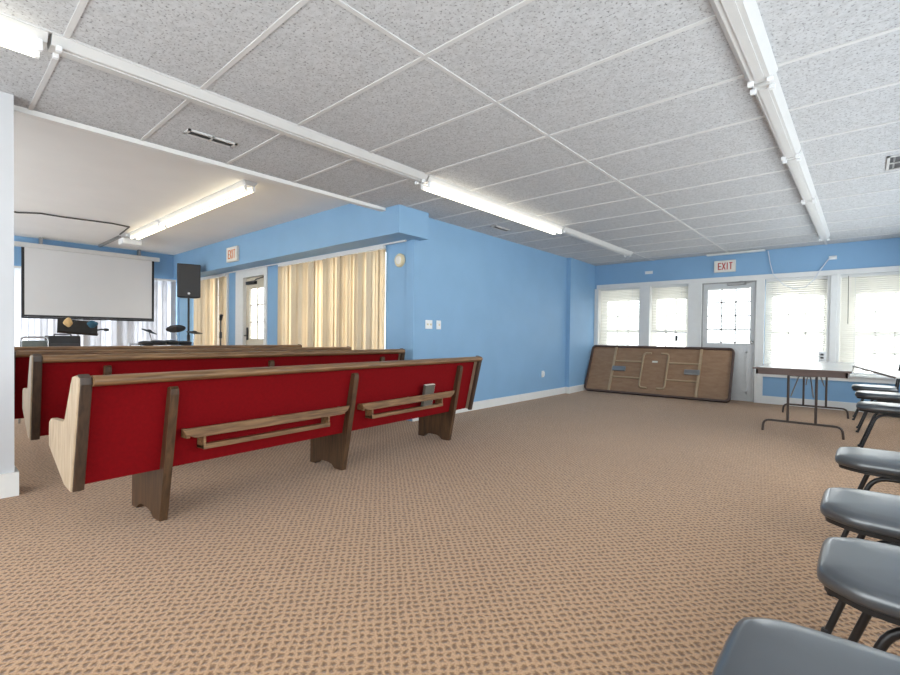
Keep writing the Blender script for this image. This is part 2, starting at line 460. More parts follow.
for a, c in ((x0+.11, -1.80), (-1.76, x1-.11)):
    for (z0_, z1_) in ((.13, .84),):
        p.box(a, c, y0-.008, y0+.004, z0_, z0_+.03); p.box(a, c, y0-.008, y0+.004, z1_-.03, z1_)
        p.box(a, a+.03, y0-.008, y0+.004, z0_, z1_); p.box(c-.03, c, y0-.008, y0+.004, z0_, z1_)
p.build('panel_moulding', M['door_grey'], d1)
k = MB(); k.lathe([(.012, 0), (.012, .04), (.028, .05), (.03, .065), (.02, .078)], n=16, M=Matrix.Translation((x1-.05, y0, 1.0)) @ Matrix.Rotation(R(90), 4, 'X'))
k.build('door_knob', M['metal'], d1, True)
k = MB(); k.box(-1.80, -1.52, y0-.05, y0, 1.965, 2.015, bev=.008)
k.tube([(-1.56, y0-.06, 1.99), (-1.42, y0-.10, 2.0), (-1.66, y0-.03, 2.04)], .008)
k.build('door_closer', M['metal'], d1)
# added darker strips standing in for the shaded edges of the backlit door
b = MB(); b.box(-2.19, -2.17, YF, YF+.03, 0, 2.03); b.box(-1.39, -1.37, YF, YF+.03, 0, 2.03); b.box(-2.19, -1.37, YF, YF+.03, 2.01, 2.03)
b.build('door_edge_shade', M['metal'], d1)

# hall door
x0, x1, y0, y1 = -8.62, -7.82, YN+.05, YN+.095
fr = MB()
fr.box(x0, x0+.13, y0, y1, .005, 2.06); fr.box(x1-.13, x1, y0, y1, .005, 2.06)
fr.box(x0+.13, x1-.13, y0, y1, 1.86, 2.06); fr.box(x0+.13, x1-.13, y0, y1, .005, .95)
d2 = struct(fr.build('door_2', M['door_tan']))
mu = MB()
for z in (1.25, 1.56): mu.box(x0+.13, x1-.13, y0+.01, y1-.01, z-.012, z+.012)
mu.box(-8.232, -8.208, y0+.01, y1-.01, .95, 1.86)
mu.build('muntin', M['door_tan'], d2)
MB().box(x0+.126, x1-.126, y0+.02, y0+.024, .946, 1.864).build('pane', M['pane'], d2)
k = MB(); k.box(-8.55, -8.2, y0-.05, y0, 1.93, 1.99, bev=.006); k.tube([(-8.25, y0-.05, 1.96), (-8.0, y0-.12, 1.99), (-7.9, y0, 2.05)], .01)
k.build('door_closer', M['black'], d2)
k = MB(); k.box(x0+.03, x0+.09, y0-.012, y0, .92, 1.15); k.tube([(x0+.06, y0-.01, 1.0), (x0+.06, y0-.06, 1.0), (x0+.16, y0-.06, 1.0)], .011)
k.build('door_handle', M['black'], d2)
b = MB(); b.box(-8.92, x0-.001, YN-.02, YN+.14, 0, 2.2); b.box(x1+.001, -7.72, YN-.02, YN+.14, 0, 2.2); b.box(x0, x1, YN-.018, YN+.14, 2.065, 2.2)
struct(b.build('trim_5', M['white']))
b = MB(); b.box(-9.29, -9.25, YN-.03, YN+.02, 0, 2.2); b.box(-7.27, -7.22, YN-.01, YN+.02, 0, 2.2)
b.box(XW, -4.2, YN-.06, YN-.035, 2.188, 2.204)
struct(b.build('trim_6', M['white']))
struct(MB().box(XW-.02, -10.86, 3.62, YN+.02, 0, 2.21).build('trim_7', M['blue']))

# ------------------------------------------------------------------ blinds
def mini_blind(name, label, x0, x1, ztop, zbot, pitch=.030, tilt=50, sag=0, wand=None):
    t = thing(name, label, 'blind', ((x0+x1)/2, YF+.075, ztop), 0, 'horizontal blinds along the far wall')
    w = (x1-x0)/2-.012
    MB().box(-w, w, -.02, .02, -.045, 0).build('head_rail', M['white'], t)
    s = MB(); n = int((ztop-.05-zbot)/pitch)
    for k in range(n):
        z = -.06-pitch*k
        Mx = Matrix.Translation((0, 0, z)) @ Matrix.Rotation(R(tilt+random.uniform(-6, 6)), 4, 'X') @ Matrix.Rotation(R(sag*(k/max(1, n))), 4, 'Y')
        s.box(-w+.01, w-.01, -.0135, .0135, -.0006, .0006, M=Mx)
    s.build('slats', M['slat'], t)
    zb = zbot-ztop
    MB().box(-w, w, -.014, .014, zb-.01, zb+.012, M=Matrix.Rotation(R(sag), 4, 'Y')).build('bottom_rail', M['white'], t)
    cd = MB()
    for f in (-.6, .6): cd.tube([(w*f, -.016, -.04), (w*f, -.016, zb)], .0014, n=5)
    cd.build('ladder_cord', M['cord_white'], t)
    if wand is not None:
        MB().tube([(wand, -.035, -.03), (wand+.005, -.045, -.75)], .005, n=6).build('tilt_wand', M['cord_dark'], t)
    return t
mini_blind('window_blind', 'lowered white slatted blind in the leftmost far window, beside the blue pier', -4.11, -3.27, WT, .56, tilt=50)
wb2 = mini_blind('window_blind', 'white slatted blind pulled halfway up in the window left of the grey door', -3.09, -2.40, WT, 1.17, tilt=50, sag=2)
tz = 1.0-WT; tq = MB(); tq.tube([(.13, -.02, 1.17-WT), (.13, -.02, tz+.09)], .003, n=6); tq.box(.105, .155, -.035, -.005, tz, tz+.10, bev=.012)
tq.build('pull_tassel', M['vent_dark'], wb2)
mini_blind('window_blind', 'sagging, uneven white slatted blind in the window right of the grey door', -1.26, -.44, WT, .62, pitch=.034, tilt=46, sag=1.2)
mini_blind('window_blind', 'white slatted blind with a dark tilt wand in the rightmost far window', -.31, .55, WT, .56, tilt=50, wand=-.33)
mini = thing('window_blind', 'short white slatted blind inside the glass of the grey far door', 'blind', (-1.78, YF+.02, 1.93), 0, 'horizontal blinds along the far wall')
MB().box(-.31, .31, -.012, .012, -.03, 0).build('head_rail', M['white'], mini)
s = MB()
for k in range(26): s.box(-.30, .30, -.009, .009, -.0005, .0005, M=Matrix.Translation((0, 0, -.05-.034*k)) @ Matrix.Rotation(R(14), 4, 'X'))
s.build('slats', M['slat'], mini)
MB().box(-.31, .31, -.01, .01, -.945, -.925).build('bottom_rail', M['metal'], mini)

def vertical_blind(label, axis, u0, u1, p, z0, z1, mat, ang, seed, pitch=.082, w=.10, var=1):
    rnd = random.Random(seed)
    cx = (u0+u1)/2
    t = thing('vertical_blind', label, 'blind', (cx, p, z0) if axis == 'y' else (p, cx, z0), 0 if axis == 'y' else R(90), 'vertical blinds of the hall')
    L = (u1-u0)/2; h = z1-z0
    MB().box(-L, L, -.022, .022, h-.04, h, bev=.004).build('head_rail', M['white'], t)
    n = int(2*L/pitch)
    proto = None
    bend = .010
    me = MB()
    me.grid(lambda a, c: ((a-.5)*w, bend*(1-(2*a-1)**2), -(h-.05)*(1-c)), 4, 2, .0012)
    proto = me.build('vane', mat, t, True)
    for k in range(n):
        o = proto if k == 0 else proto.copy()
        if k: COL.objects.link(o); o.parent = t
        o.location = (-L+.045+k*(2*L-.09)/(n-1), 0, h-.045)
        a = ang + var*(rnd.choice([0, 0, 0, 0, -24, 18, 38])+rnd.uniform(-5, 5))
        o.rotation_euler = (0, 0, R(a))
    return t
vertical_blind('beige vertical blind on the wide hall window nearest the blue wall corner', 'y', -7.25, -4.60, YN-.045, .06, 2.185, M['vane_beige'], 24, 3)
vertical_blind('beige vertical blind behind the microphone stand, left of the hall door', 'y', -10.84, -9.29, YN-.045, .06, 2.185, M['vane_beige'], 24, 11)
vertical_blind('white vertical blind behind the projection screen', 'x', -.35, 3.60, XW+.06, .12, 2.16, M['vane_white'], 10, 5, pitch=.086, var=.5)

# ------------------------------------------------------------------ pews
def make_pew():
    t = thing('church_pew', '', 'pew', (0, 0, 0), 0, 'red upholstered wooden pews')
    E0, E1 = -1.70, 1.655
    fin = lambda z: .19*z
    pan = lambda z: .215*z-.062
    # upholstered back, leaning
    zs = (.292, .81)
    MB().prism([(pan(zs[0]), zs[0]), (pan(zs[1]), zs[1]), (pan(zs[1])-.045, zs[1]), (pan(zs[0])-.045, zs[0])], 'y', E0+.05, E1-.04, bev=.008).build('back_panel', M['red'], t)
    MB().prism([(pan(.30)-.04, .37), (pan(.30)-.03, .45), (-.27, .455), (-.31, .43), (-.31, .39), (-.29, .36)], 'y', E0+.06, E1-.05, bev=.01).build('seat', M['red'], t, True)
    # rounded top rail
    c = (.165, .815); prof = []
    for k in range(14):
        a = 2*PI*k/14; prof.append((c[0]+.042*math.cos(a)*(1 if math.cos(a) > 0 else .9), c[1]+.026*math.sin(a)))
    MB().prism(prof, 'y', E0+.05, E1-.04).build('top_rail', M['wood'], t, True, 60)
    # bench end: panel with arm, glare put into its pale colour
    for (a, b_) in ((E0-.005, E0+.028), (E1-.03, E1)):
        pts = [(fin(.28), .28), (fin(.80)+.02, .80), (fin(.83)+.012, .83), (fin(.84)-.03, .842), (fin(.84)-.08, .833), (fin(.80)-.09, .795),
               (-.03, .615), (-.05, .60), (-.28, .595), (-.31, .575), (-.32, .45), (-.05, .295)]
        ep = MB().prism(pts, 'y', a, b_, bev=.006).build('bench_end', M['wood_glare'], t)
        # added strip, shade of the back edge put into its dark colour
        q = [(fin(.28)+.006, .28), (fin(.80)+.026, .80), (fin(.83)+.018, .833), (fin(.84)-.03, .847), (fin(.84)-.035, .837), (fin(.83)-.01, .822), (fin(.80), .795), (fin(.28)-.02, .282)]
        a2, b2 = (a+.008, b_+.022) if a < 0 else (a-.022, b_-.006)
        o = MB().prism(q, 'y', a2, b2, bev=.005).build('edge_shade_strip', M['wood_shade'], ep)
        o['label'] = 'strip coloured dark for the shaded back edge'
    # standards (legs) that run up behind the back
    for y in (-1.276, 0, 1.347):
        pts = [(fin(0), 0), (fin(.40), .40), (fin(.715), .715), (fin(.745)-.004, .745), (fin(.758)-.02, .758), (pan(.76)-.02, .75), (pan(.38)-.02, .37), (-.27, .36),
               (-.395, .345), (-.40, .0), (-.33, 0), (-.30, .03), (-.26, .045), (-.17, .045), (-.12, .035), (-.09, 0)]
        MB().prism(pts, 'y', y-.022, y+.022, bev=.004).build('leg', M['wood_leg'], t)
    # book racks between the standards
    for (s0, s1) in ((-1.235, -.06), (.06, 1.25)):
        z = .492; xf = pan(z)+.08
        rk = MB()
        b_ = [(pan(z-.03)+.002, s0+.09), (pan(z-.03)+.002, s1-.09)]
        # front board, ends cut at an angle
        rk.prism([(s0, z+.026), (s1, z+.026), (s1-.02, z-.008), (s1-.07, z-.03), (s0+.07, z-.03), (s0+.02, z-.008)], 'x', xf-.014, xf+.008, bev=.003)
        for s in (s0+.03, s1-.05, (s0+s1)/2): rk.box(pan(z)-.002, xf-.01, s, s+.018, z-.03, z+.016)
        o = rk.build('book_rack', M['wood'], t)
        lo = MB()
        lo.box(pan(z)-.008, xf-.01, s0+.12, s1-.17, z-.105, z-.088)
        lo.box(xf-.022, xf-.006, s0+.12, s1-.17, z-.105, z-.078)
        for s in (s0+.12, s1-.185): lo.box(pan(z)-.008, xf-.008, s, s+.014, z-.10, z-.02)
        lo.build('rack_shelf', M['wood'], o)
    return t
PEW = make_pew()
PEW.location = (-2.995, 2.16, 0); PEW.rotation_euler = (0, 0, R(4.3))
PEW['label'] = 'nearest red pew, with book racks and a hymnal on its back'
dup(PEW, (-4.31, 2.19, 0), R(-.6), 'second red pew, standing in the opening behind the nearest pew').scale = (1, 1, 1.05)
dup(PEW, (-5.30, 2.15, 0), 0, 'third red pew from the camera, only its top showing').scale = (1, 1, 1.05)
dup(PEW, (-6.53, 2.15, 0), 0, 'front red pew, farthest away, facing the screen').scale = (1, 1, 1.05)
# hymnal standing in the right rack of the nearest pew
a = R(4.3); lx, ly = .215*.5-.062+.044, .87
hx = -2.995+lx*math.cos(a)-ly*math.sin(a); hy = 2.16+lx*math.sin(a)+ly*math.cos(a)
hb = thing('hymnal', 'grey hymnal standing in the right book rack of the nearest pew', 'book', (hx, hy, .406), a)
Mh = Matrix.Rotation(R(10), 4, 'Y')
MB().box(-.016, .016, -.062, .062, 0, .20, M=Mh, bev=.003).build('cover', M['book'], hb)
MB().box(-.012, .012, -.058, .066, .004, .204, M=Mh).build('pages', M['paper'], hb)

# ------------------------------------------------------------------ stacking chairs on the right
def make_chair():
    t = thing('stacking_chair', '', 'chair', (0, 0, 0), 0, 'black vinyl chairs along the right')
    # seat outline, front at -x
    out = [(-.235, -.11), (-.235, .13), (-.225, .15), (-.185, .185), (-.13, .2), (.10, .212), (.20, .20), (.225, .17), (.225, -.17), (.20, -.20), (.10, -.212), (-.12, -.202), (-.165, -.18), (-.225, -.13)]
    def dense(o):
        r = []
        for (x0, y0), (x1, y1) in zip(o, o[1:]+o[:1]):
            for k in range(3): r.append((x0+(x1-x0)*k/3, y0+(y1-y0)*k/3))
        for _ in range(3):
            r = [((r[i-1][0]+2*r[i][0]+r[(i+1) % len(r)][0])/4, (r[i-1][1]+2*r[i][1]+r[(i+1) % len(r)][1])/4) for i in range(len(r))]
        return r
    o2 = dense(out)
    b = MB(); rings = []
    for sc, z in ((.965, .405), (1.0, .413), (1.01, .425), (1.0, .438), (.97, .449), (.90, .456), (.72, .461), (.4, .464), (.05, .465)):
        rings.append([b.bm.verts.new((x*sc - (1-sc)*.005, y*sc, z)) for x, y in o2])
    n = len(o2)
    for A, B in zip(rings, rings[1:]):
        for k in range(n): b.bm.faces.new([A[k], A[(k+1) % n], B[(k+1) % n], B[k]])
    b.bm.faces.new(rings[0][::-1]); b.bm.faces.new(rings[-1])
    b.build('seat', M['vinyl'], t, True, 60)
    b = MB(); rings = []
    for sc, z in ((.90, .385), (.94, .388), (.95, .409)):
        rings.append([b.bm.verts.new((x*sc, y*sc, z)) for x, y in o2])
    for A, B in zip(rings, rings[1:]):
        for k in range(n): b.bm.faces.new([A[k], A[(k+1) % n], B[(k+1) % n], B[k]])
    b.bm.faces.new(rings[0][::-1]); b.bm.faces.new(rings[-1])
    b.build('seat_pan', M['vinyl_edge'], t, True)
    for s in (-1, 1):
        y = .155*s
        fl = MB().tube(fillet([(-.205, y*1.12, .0), (-.085, y, .375), (.17, y*1.05, .372)], .07, 6), .0115).build('leg', M['tube_black'], t, True)
        rl = MB().tube(fillet([(.30, y*1.2, 0), (.20, y*1.1, .40), (.25, y*1.15, .80)], .1, 6), .0115).build('leg', M['tube_black'], t, True)
        for lg, c in ((fl, (-.205, y*1.12, 0)), (rl, (.30, y*1.2, 0))):
            MB().lathe([(.014, 0), (.0155, .012), (.0125, .022)], c, 10).build('foot_cap', M['black'], lg, True)
    b = MB(); b.tube([(.17, -.165, .372), (.17, .165, .372)], .009); b.tube([(-.02, -.157, .374), (-.02, .157, .374)], .009)
    b.build('stretcher', M['tube_black'], t, True)
    def back(u, v):
        y = (u-.5)*.40; z = .56+.25*v
        return (.222+.16*(v*.25)+.03*(1-(2*u-1)**2), y, z)
    MB().grid(back, 8, 6, .03).build('backrest', M['vinyl'], t, True)
    return t
CH = make_chair()
CH.location = (.148, 1.695, 0); CH['label'] = 'second black vinyl chair from the camera in the right-hand row'
for (x, y, rz, lab) in (
    (.035, 1.035, 0, 'nearest black vinyl chair, cut off by the bottom right corner of the photo'),
    (.120, 2.31, 0, 'third black vinyl chair from the camera in the right-hand row'),
    (.126, 3.29, 0, 'fourth black vinyl chair from the camera, just before the gap in the row'),
    (.180, 5.99, 0, 'black vinyl chair after the gap, in front of the other two distant chairs'),
    (.155, 7.28, 0, 'middle one of the three distant black vinyl chairs near the tables'),
    (.105, 8.33, 0, 'farthest black vinyl chair, standing before the blue panel under the windows')):
    dup(CH, (x, y, 0), R(rz), lab)

# ------------------------------------------------------------------ tables
def folding_table(label, L, W, hgt, loc, rz):
    """standing folding table, long axis along local y"""
    t = thing('folding_table', label, 'table', loc, rz)
    MB().box(-W/2, W/2, -L/2, L/2, hgt-.02, hgt, bev=.004).build('table_top', M['laminate'], t)
    b = MB(); k = .035
    b.box(-W/2+.025, W/2-.025, -L/2+.012, -L/2+.035, hgt-.075, hgt-.02); b.box(-W/2+.025, W/2-.025, L/2-.035, L/2-.012, hgt-.075, hgt-.02)
    b.box(-W/2+.025, -W/2+.045, -L/2+.012, L/2-.012, hgt-.075, hgt-.02); b.box(W/2-.045, W/2-.025, -L/2+.012, L/2-.012, hgt-.075, hgt-.02)
    b.build('apron', M['edge_brown'], t)
    e = MB(); e.box(-W/2-.004, W/2+.004, -L/2-.004, -L/2+.002, hgt-.022, hgt-.002); e.box(-W/2-.004, W/2+.004, L/2-.002, L/2+.004, hgt-.022, hgt-.002)
    e.box(-W/2-.004, -W/2+.002, -L/2, L/2, hgt-.022, hgt-.002); e.box(W/2-.002, W/2+.004, -L/2, L/2, hgt-.022, hgt-.002)
    e.build('edge_band', M['edge_brown'], t)
    for s in (-1, 1):
        y = s*(L/2-.33)
        lf = MB()
        for x in (-.125, .125): lf.tube([(x, y, hgt-.03), (x, y, .125)], .013)
        lf.tube(fillet([(-W/2+.055, y, .0), (-W/2+.065, y, .128), (W/2-.065, y, .128), (W/2-.055, y, 0)], .09, 6), .0125)
        lf.tube([(-.125, y, hgt-.09), (.125, y, hgt-.09)], .011)
        o = lf.build('leg_frame', M['tube_brown'], t, True)
        br = MB()
        br.tube(fillet([(-.10, y, .42), (-.05, y-s*.28, hgt-.10), (.05, y-s*.28, hgt-.10), (.10, y, .42)], .05), .007)
        br.box(-.08, .08, y-s*.28-.02, y-s*.28+.02, hgt-.12, hgt-.095)
        br.build('brace', M['metal'], o, True)
    return t
folding_table('grey topped folding table standing near the far windows, short end towards the camera', 2.44, .83, .745, (-.515, 7.36, 0), 0)
a2 = math.atan2(.29, 1.95)
nt_ = thing('narrow_table', 'narrow grey table at the right edge, its far end resting on the standing table', 'table', (.150, 6.20, .0185), a2)
MB().box(-.11, .11, -.985, .985, .729, .745, bev=.003).build('table_top', M['laminate'], nt_)
MB().box(-.114, -.109, -.985, .985, .727, .743).build('edge_band', M['edge_brown'], nt_)
for x, y in ((.09, -.93), (.09, -.55)):
    MB().tube([(x, y, .73), (x, y, -.0185)], .009).build('leg', M['tube_brown'], nt_, True)

# folded table leaning on the far wall, underside showing
ft = thing('folded_table', 'folded brown table leaning on its long side under the far windows, underside out', 'table', (-2.88, 8.70, .006), R(2.6))
Lh, Wd = 1.245, .975; th = R(26)
Mt = Matrix.Rotation(-th, 4, 'X')          # local z runs up the leaning board, -y is the underside
def rrect(a, b0, b1, r, n=6):
    o = []
    for (cx, cy, a0) in ((a-r, b1-r, 0), (-a+r, b1-r, 90), (-a+r, b0+r, 180), (a-r, b0+r, 270)):
        for k in range(n+1):
            t = R(a0+90*k/n); o.append((cx+r*math.cos(t), cy+r*math.sin(t)))
    return o
MB().prism(rrect(Lh-.004, .004, Wd-.004, .075), 'y', 0, .022, M=Mt).build('table_top', M['hardboard'], ft)
b = MB(); o1 = rrect(Lh, 0, Wd, .08); o2 = rrect(Lh-.032, .032, Wd-.032, .05)
V = [[b.bm.verts.new(Mt @ Vector((x, y, z))) for x, z in o] for o, y in ((o1, -.04), (o1, .026), (o2, .026), (o2, -.04))]
nn = len(o1)
for q in range(4):
    A, B = V[q], V[(q+1) % 4]
    for k in range(nn): b.bm.faces.new([A[k], A[(k+1) % nn], B[(k+1) % nn], B[k]])
b.build('edge_apron', M['edge_brown'], ft)
for x in (-.76, .74): MB().box(x-.02, x+.02, -.03, .0, .035, Wd-.035, M=Mt).build('cross_rail', M['brass'], ft)
for s in (-1, 1):
    lf = MB()
    cz = Wd/2
    for dz in (-.165, .165): lf.tube([Mt @ Vector((s*.75, -.018, cz+dz)), Mt @ Vector((s*.22, -.022, cz+dz))], .016)
    lf.tube([Mt @ Vector(p) for p in fillet([(s*.085, -.024, cz-.345), (s*.22, -.024, cz-.345), (s*.22, -.024, cz+.345), (s*.085, -.024, cz+.345)], .09, 6)], .017)
    o = lf.build('leg_frame', M['brass'], ft, True)
    br = MB()
    br.box(s*.76-(.25 if s > 0 else 0), s*.76+(0 if s > 0 else .25), -.055, -.012, cz-.045, cz+.05, M=Mt, bev=.012)
    br.tube([Mt @ Vector((s*.72, -.03, cz-.04)), Mt @ Vector((s*.53, -.03, cz+.05))], .008)
    br.build('brace', M['metal'], o)
lb = MB().box(-.06, .035, -.004, -.0005, .655, .69, M=Mt).build('sticker', M['paper'], ft); lb['label'] = 'small white sticker'

# ------------------------------------------------------------------ ceiling lights
def strip_light(label, axis, u0, u1, c, ztop, lit, w=.15, h=.05, mat=None, group='fluorescent strip lights on the ceiling', lens=False):
    cx = (u0+u1)/2; L = (u1-u0)/2
    t = thing('strip_light', label, 'ceiling light', (c, cx, ztop) if axis == 'y' else (cx, c, ztop), R(90) if axis == 'y' else 0, group)
    prof = [(-w/2, 0), (-w/2, -.012), (-w*.30, -h), (w*.30, -h), (w/2, -.012), (w/2, 0)]
    MB().prism(prof, 'x', -L, L).build('housing', M['fixture'], t)
    MB().box(-L+.04, L-.04, -.022, .022, -h-.006, -h+.002).build('ballast_cover', M['fixture'], t)
    for y in (-.045, .045):
        for e in (-1, 1):
            MB().box(e*(L-.03)-.012, e*(L-.03)+.012, y-.014, y+.014, -h-(.05 if lit else .022), -h+.004, bev=.003).build('lamp_socket', M['plate'], t)
        if lit:
            MB().tube([(-L+.035, y, -h-.034), (L-.035, y, -h-.034)], .017, n=12).build('tube', mat or M['tube_lit'], t, True)
    return t
XLF = -3.10
strip_light('lit fluorescent strip light at the top left corner, nearest of the left row', 'y', -1.55, .415, XLF, H, True)
strip_light('unlit strip light with bare housing in the left row, between the two lit ones', 'y', .43, 3.08, XLF, H, False)
strip_light('lit fluorescent strip light in the left row above the blue wall', 'y', 3.10, 5.66, XLF, H, True)
strip_light('unlit strip light at the far end of the left row', 'y', 5.68, 8.12, XLF, H, False)
XRF = -.46
strip_light('unlit white strip light at the top edge of the photo, nearest of the right row', 'y', .62, 3.08, XRF, H, False)
strip_light('second unlit white strip light of the right row', 'y', 3.10, 4.46, XRF, H, False, w=.125, h=.06)
strip_light('third unlit white strip light of the right row, before the far one', 'y', 4.48, 5.95, XRF, H, False, w=.125, h=.06)
strip_light('farthest unlit white strip light of the right row, near the far windows', 'y', 5.97, 8.40, XRF, H, False, w=.125, h=.06)
strip_light('lit warm strip light on the hall ceiling, nearer the soffit corner', 'x', -7.75, -5.0, 2.36, HH, True, mat=M['tube_lit_warm'])
strip_light('lit short strip light on the hall ceiling beside the projector', 'x', -9.2, -7.77, 2.36, HH, True, mat=M['tube_lit_warm'])

# projector on a ceiling bracket in the hall, conduit, cable
pj = thing('projector', 'white projector hung from the hall ceiling beside the lit lights', 'projector', (-9.42, 2.36, HH))
MB().box(-.13, .13, -.14, .14, -.17, -.07, bev=.015).build('body', M['plate'], pj)
MB().lathe([(.045, 0), (.045, .03), (.035, .035)], n=16, M=Matrix.Translation((-.13, .05, -.12)) @ Matrix.Rotation(R(-90), 4, 'Y')).build('lens', M['black'], pj, True)
b = MB(); b.tube([(0, 0, 0), (0, 0, -.072)], .018); b.box(-.08, .08, -.08, .08, -.075, -.068); b.lathe([(.06, 0), (.06, -.015), (.02, -.02)]); b.build('ceiling_mount', M['plate'], pj)
cb = MB(); cb.box(-10.95, -9.6, 2.23, 2.27, HH-.04, HH)
tag(cb.build('cable_conduit', M['metal']), 'grey conduit on the hall ceiling between projector and screen', 'conduit')
cb = MB(); cb.tube([(-8.75, .3, HH-.012), (-8.78, .88, HH-.02), (-8.62, 1.1, HH-.014), (-8.60, 1.32, HH-.02), (-8.55, 1.9, HH-.012), (-8.62, 2.15, HH-.012), (-9.36, 2.20, HH-.02)], .011, n=8)
tag(cb.build('ceiling_cable', M['cord_dark'], None, True), 'dark cable running across the hall ceiling to the projector', 'cable')

# ------------------------------------------------------------------ ceiling vents
def vent(label, x0, x1, y0, y1):
    t = thing('ceiling_vent', label, 'vent', ((x0+x1)/2, (y0+y1)/2, H), 0, 'ceiling air vents')
    a, c = (x1-x0)/2, (y1-y0)/2
    f = MB(); w = .018
    f.box(-a, a, -c, -c+w, -.012, 0); f.box(-a, a, c-w, c, -.012, 0); f.box(-a, -a+w, -c, c, -.012, 0); f.box(a-w, a, -c, c, -.012, 0); f.box(-a, a, -.006, .006, -.012, 0)
    f.build('frame', M['fixture'], t)
    MB().box(-a+w, a-w, -c+w, c-w, -.003, -.001).build('backing', M['vent_dark'], t)
    l = MB()
    for k in range(5):
        x = -a+w+(2*a-2*w)*(k+.5)/5
        l.box(-.007, .007, -c+w, c-w, -.0006, .0006, M=Matrix.Translation((x, 0, -.007)) @ Matrix.Rotation(R(40), 4, 'Y'))
    l.build('louvres', M['metal'], t)
vent('narrow ceiling vent left of the left light row, above the pews', -3.78, -3.68, 1.28, 1.63)
vent('ceiling vent at the right edge of the photo', .10, .40, 5.10, 5.50)
vent('small ceiling vent by the blue wall beneath the lit strip light', -3.79, -3.70, 5.05, 5.42)

# ------------------------------------------------------------------ signs, plates, small wall things
def letters(mb, text, x, z, w, h, st, y, gap=.3):
    """block letters E X I T made of bars, on plane y facing -y"""
    adv = w*(1+gap)
    for ch in text:
        def bar(a0, b0, a1, b1):
            d = Vector((a1-a0, 0, b1-b0)); L = d.length; ang = math.atan2(d.z, d.x)
            mb.box(-L/2, L/2, -.002, .002, -st/2, st/2, M=Matrix.Translation((x+(a0+a1)/2, y, z+(b0+b1)/2)) @ Matrix.Rotation(-ang, 4, 'Y'))
        if ch == 'E':
            bar(st/2, 0, st/2, h)
            for q in (st/2, h/2, h-st/2): bar(0, q, w, q)
        elif ch == 'X': bar(0, 0, w, h); bar(0, h, w, 0)
        elif ch == 'I': bar(w*.3, 0, w*.3, h)
        elif ch == 'T': bar(w/2, 0, w/2, h); bar(0, h-st/2, w, h-st/2)
        x += adv if ch != 'I' else w*.9
def exit_sign(label, x0, x1, z0, z1, y, red):
    t = thing('exit_sign', label, 'sign', ((x0+x1)/2, y, z0))
    W = (x1-x0)/2; h = z1-z0
    MB().box(-W, W, -.05, 0, 0, h, bev=.008).build('housing', M['sign_white'], t)
    m = MB(); letters(m, 'EXIT', -W*.62, h*.2, W*.30, h*.6, W*.085, -.0515)
    m.build('lettering', red, t)
exit_sign('EXIT sign with red letters on the blue band above the grey door', -2.0, -1.675, 2.2, 2.40, YF, M['sign_red'])
exit_sign('EXIT sign with orange letters on the hall soffit above the tan door', -8.36, -7.96, 2.27, 2.52, 3.57, M['sign_orange'])

def plate(name, label, cat, axis, p, u0, u1, z0, z1, kind):
    """wall plate facing into the room"""
    W = (u1-u0)/2; h = z1-z0
    t = thing(name, label, cat, ((u0+u1)/2, p, z0) if axis == 'y' else (p, (u0+u1)/2, z0), 0 if axis == 'y' else R(90), 'small plates on the walls')
    MB().box(-W, W, -.012, 0, 0, h, bev=.003).build('cover_plate', M['plate'], t)
    if kind == 'toggle2':
        for x in (-W*.45, W*.45): MB().box(x-.006, x+.006, -.024, -.008, h*.4, h*.6).build('toggle', M['cream'], t)
    elif kind == 'toggle': MB().box(-.006, .006, -.024, -.008, h*.4, h*.6).build('toggle', M['cream'], t)
    elif kind == 'outlet':
        for z in (h*.28, h*.72): MB().box(-W*.5, W*.5, -.016, -.01, z-h*.14, z+h*.14, bev=.002).build('socket', M['vent_dark'], t)
    else:
        MB().box(-W*.7, W*.7, -.03, -.008, h*.2, h*.8, bev=.005).build('body', M['plate'], t)
    return t
plate('light_switch', 'wider white switch plate on the blue wall near the opening', 'switch', 'x', -4.11, 4.16, 4.28, 1.13, 1.24, 'toggle2')
plate('light_switch', 'narrow white switch plate on the blue wall, right of the wider one', 'switch', 'x', -4.114, 4.365, 4.445, 1.128, 1.24, 'toggle')
plate('wall_outlet', 'small white outlet low on the blue wall before the pier', 'outlet', 'x', -4.167, 7.08, 7.16, .35, .46, 'blank')
po = plate('wall_outlet', 'white outlet box with dark sockets on the sill above the standing table', 'outlet', 'y', YF-.03, -.535, -.455, .75, .86, 'outlet')
MB().box(-.045, .045, 0, .028, -.214, .125, bev=.003).build('surface_box', M['plate'], po)
plate('junction_box', 'small pale box on the blue band above the second window', 'box', 'y', YF+.004, -3.185, -3.045, 2.27, 2.325, 'box')
plate('junction_box', 'small pale box with a cord on the blue band above the rightmost post', 'box', 'y', YF+.004, -.445, -.35, 2.28, 2.335, 'box')
ck = thing('round_detector', 'round cream detector on the blue wall beside the beige blind', 'detector', (-4.345, YN, 1.975))
Mr = Matrix.Rotation(R(90), 4, 'X')
MB().lathe([(.085, 0), (.085, .02), (.075, .032)], M=Mr).build('rim', M['cream'], ck, True)
MB().lathe([(.05, .03), (.05, .04), (.035, .046)], M=Mr).build('centre_cap', M['sign_white'], ck, True)
b = MB(); b.tube([(-1.22, YF-.02, 2.5), (-1.19, YF-.02, 2.3), (-1.14, YF-.03, 2.1), (-1.0, YF-.035, 1.93), (-.86, YF-.035, 1.86), (-.72, YF-.035, 1.88), (-.62, YF-.03, 1.98), (-.56, YF-.03, 2.10), (-.44, YF-.015, 2.30)], .007, n=6)
tag(b.build('hanging_cord', M['cord_white'], None, True), 'white cord looping down over the window right of the grey door', 'cord')
b = MB(); b.box(-2.1, -1.25, YF-.16, YF-.06, H-.03, H-.0065, bev=.004)
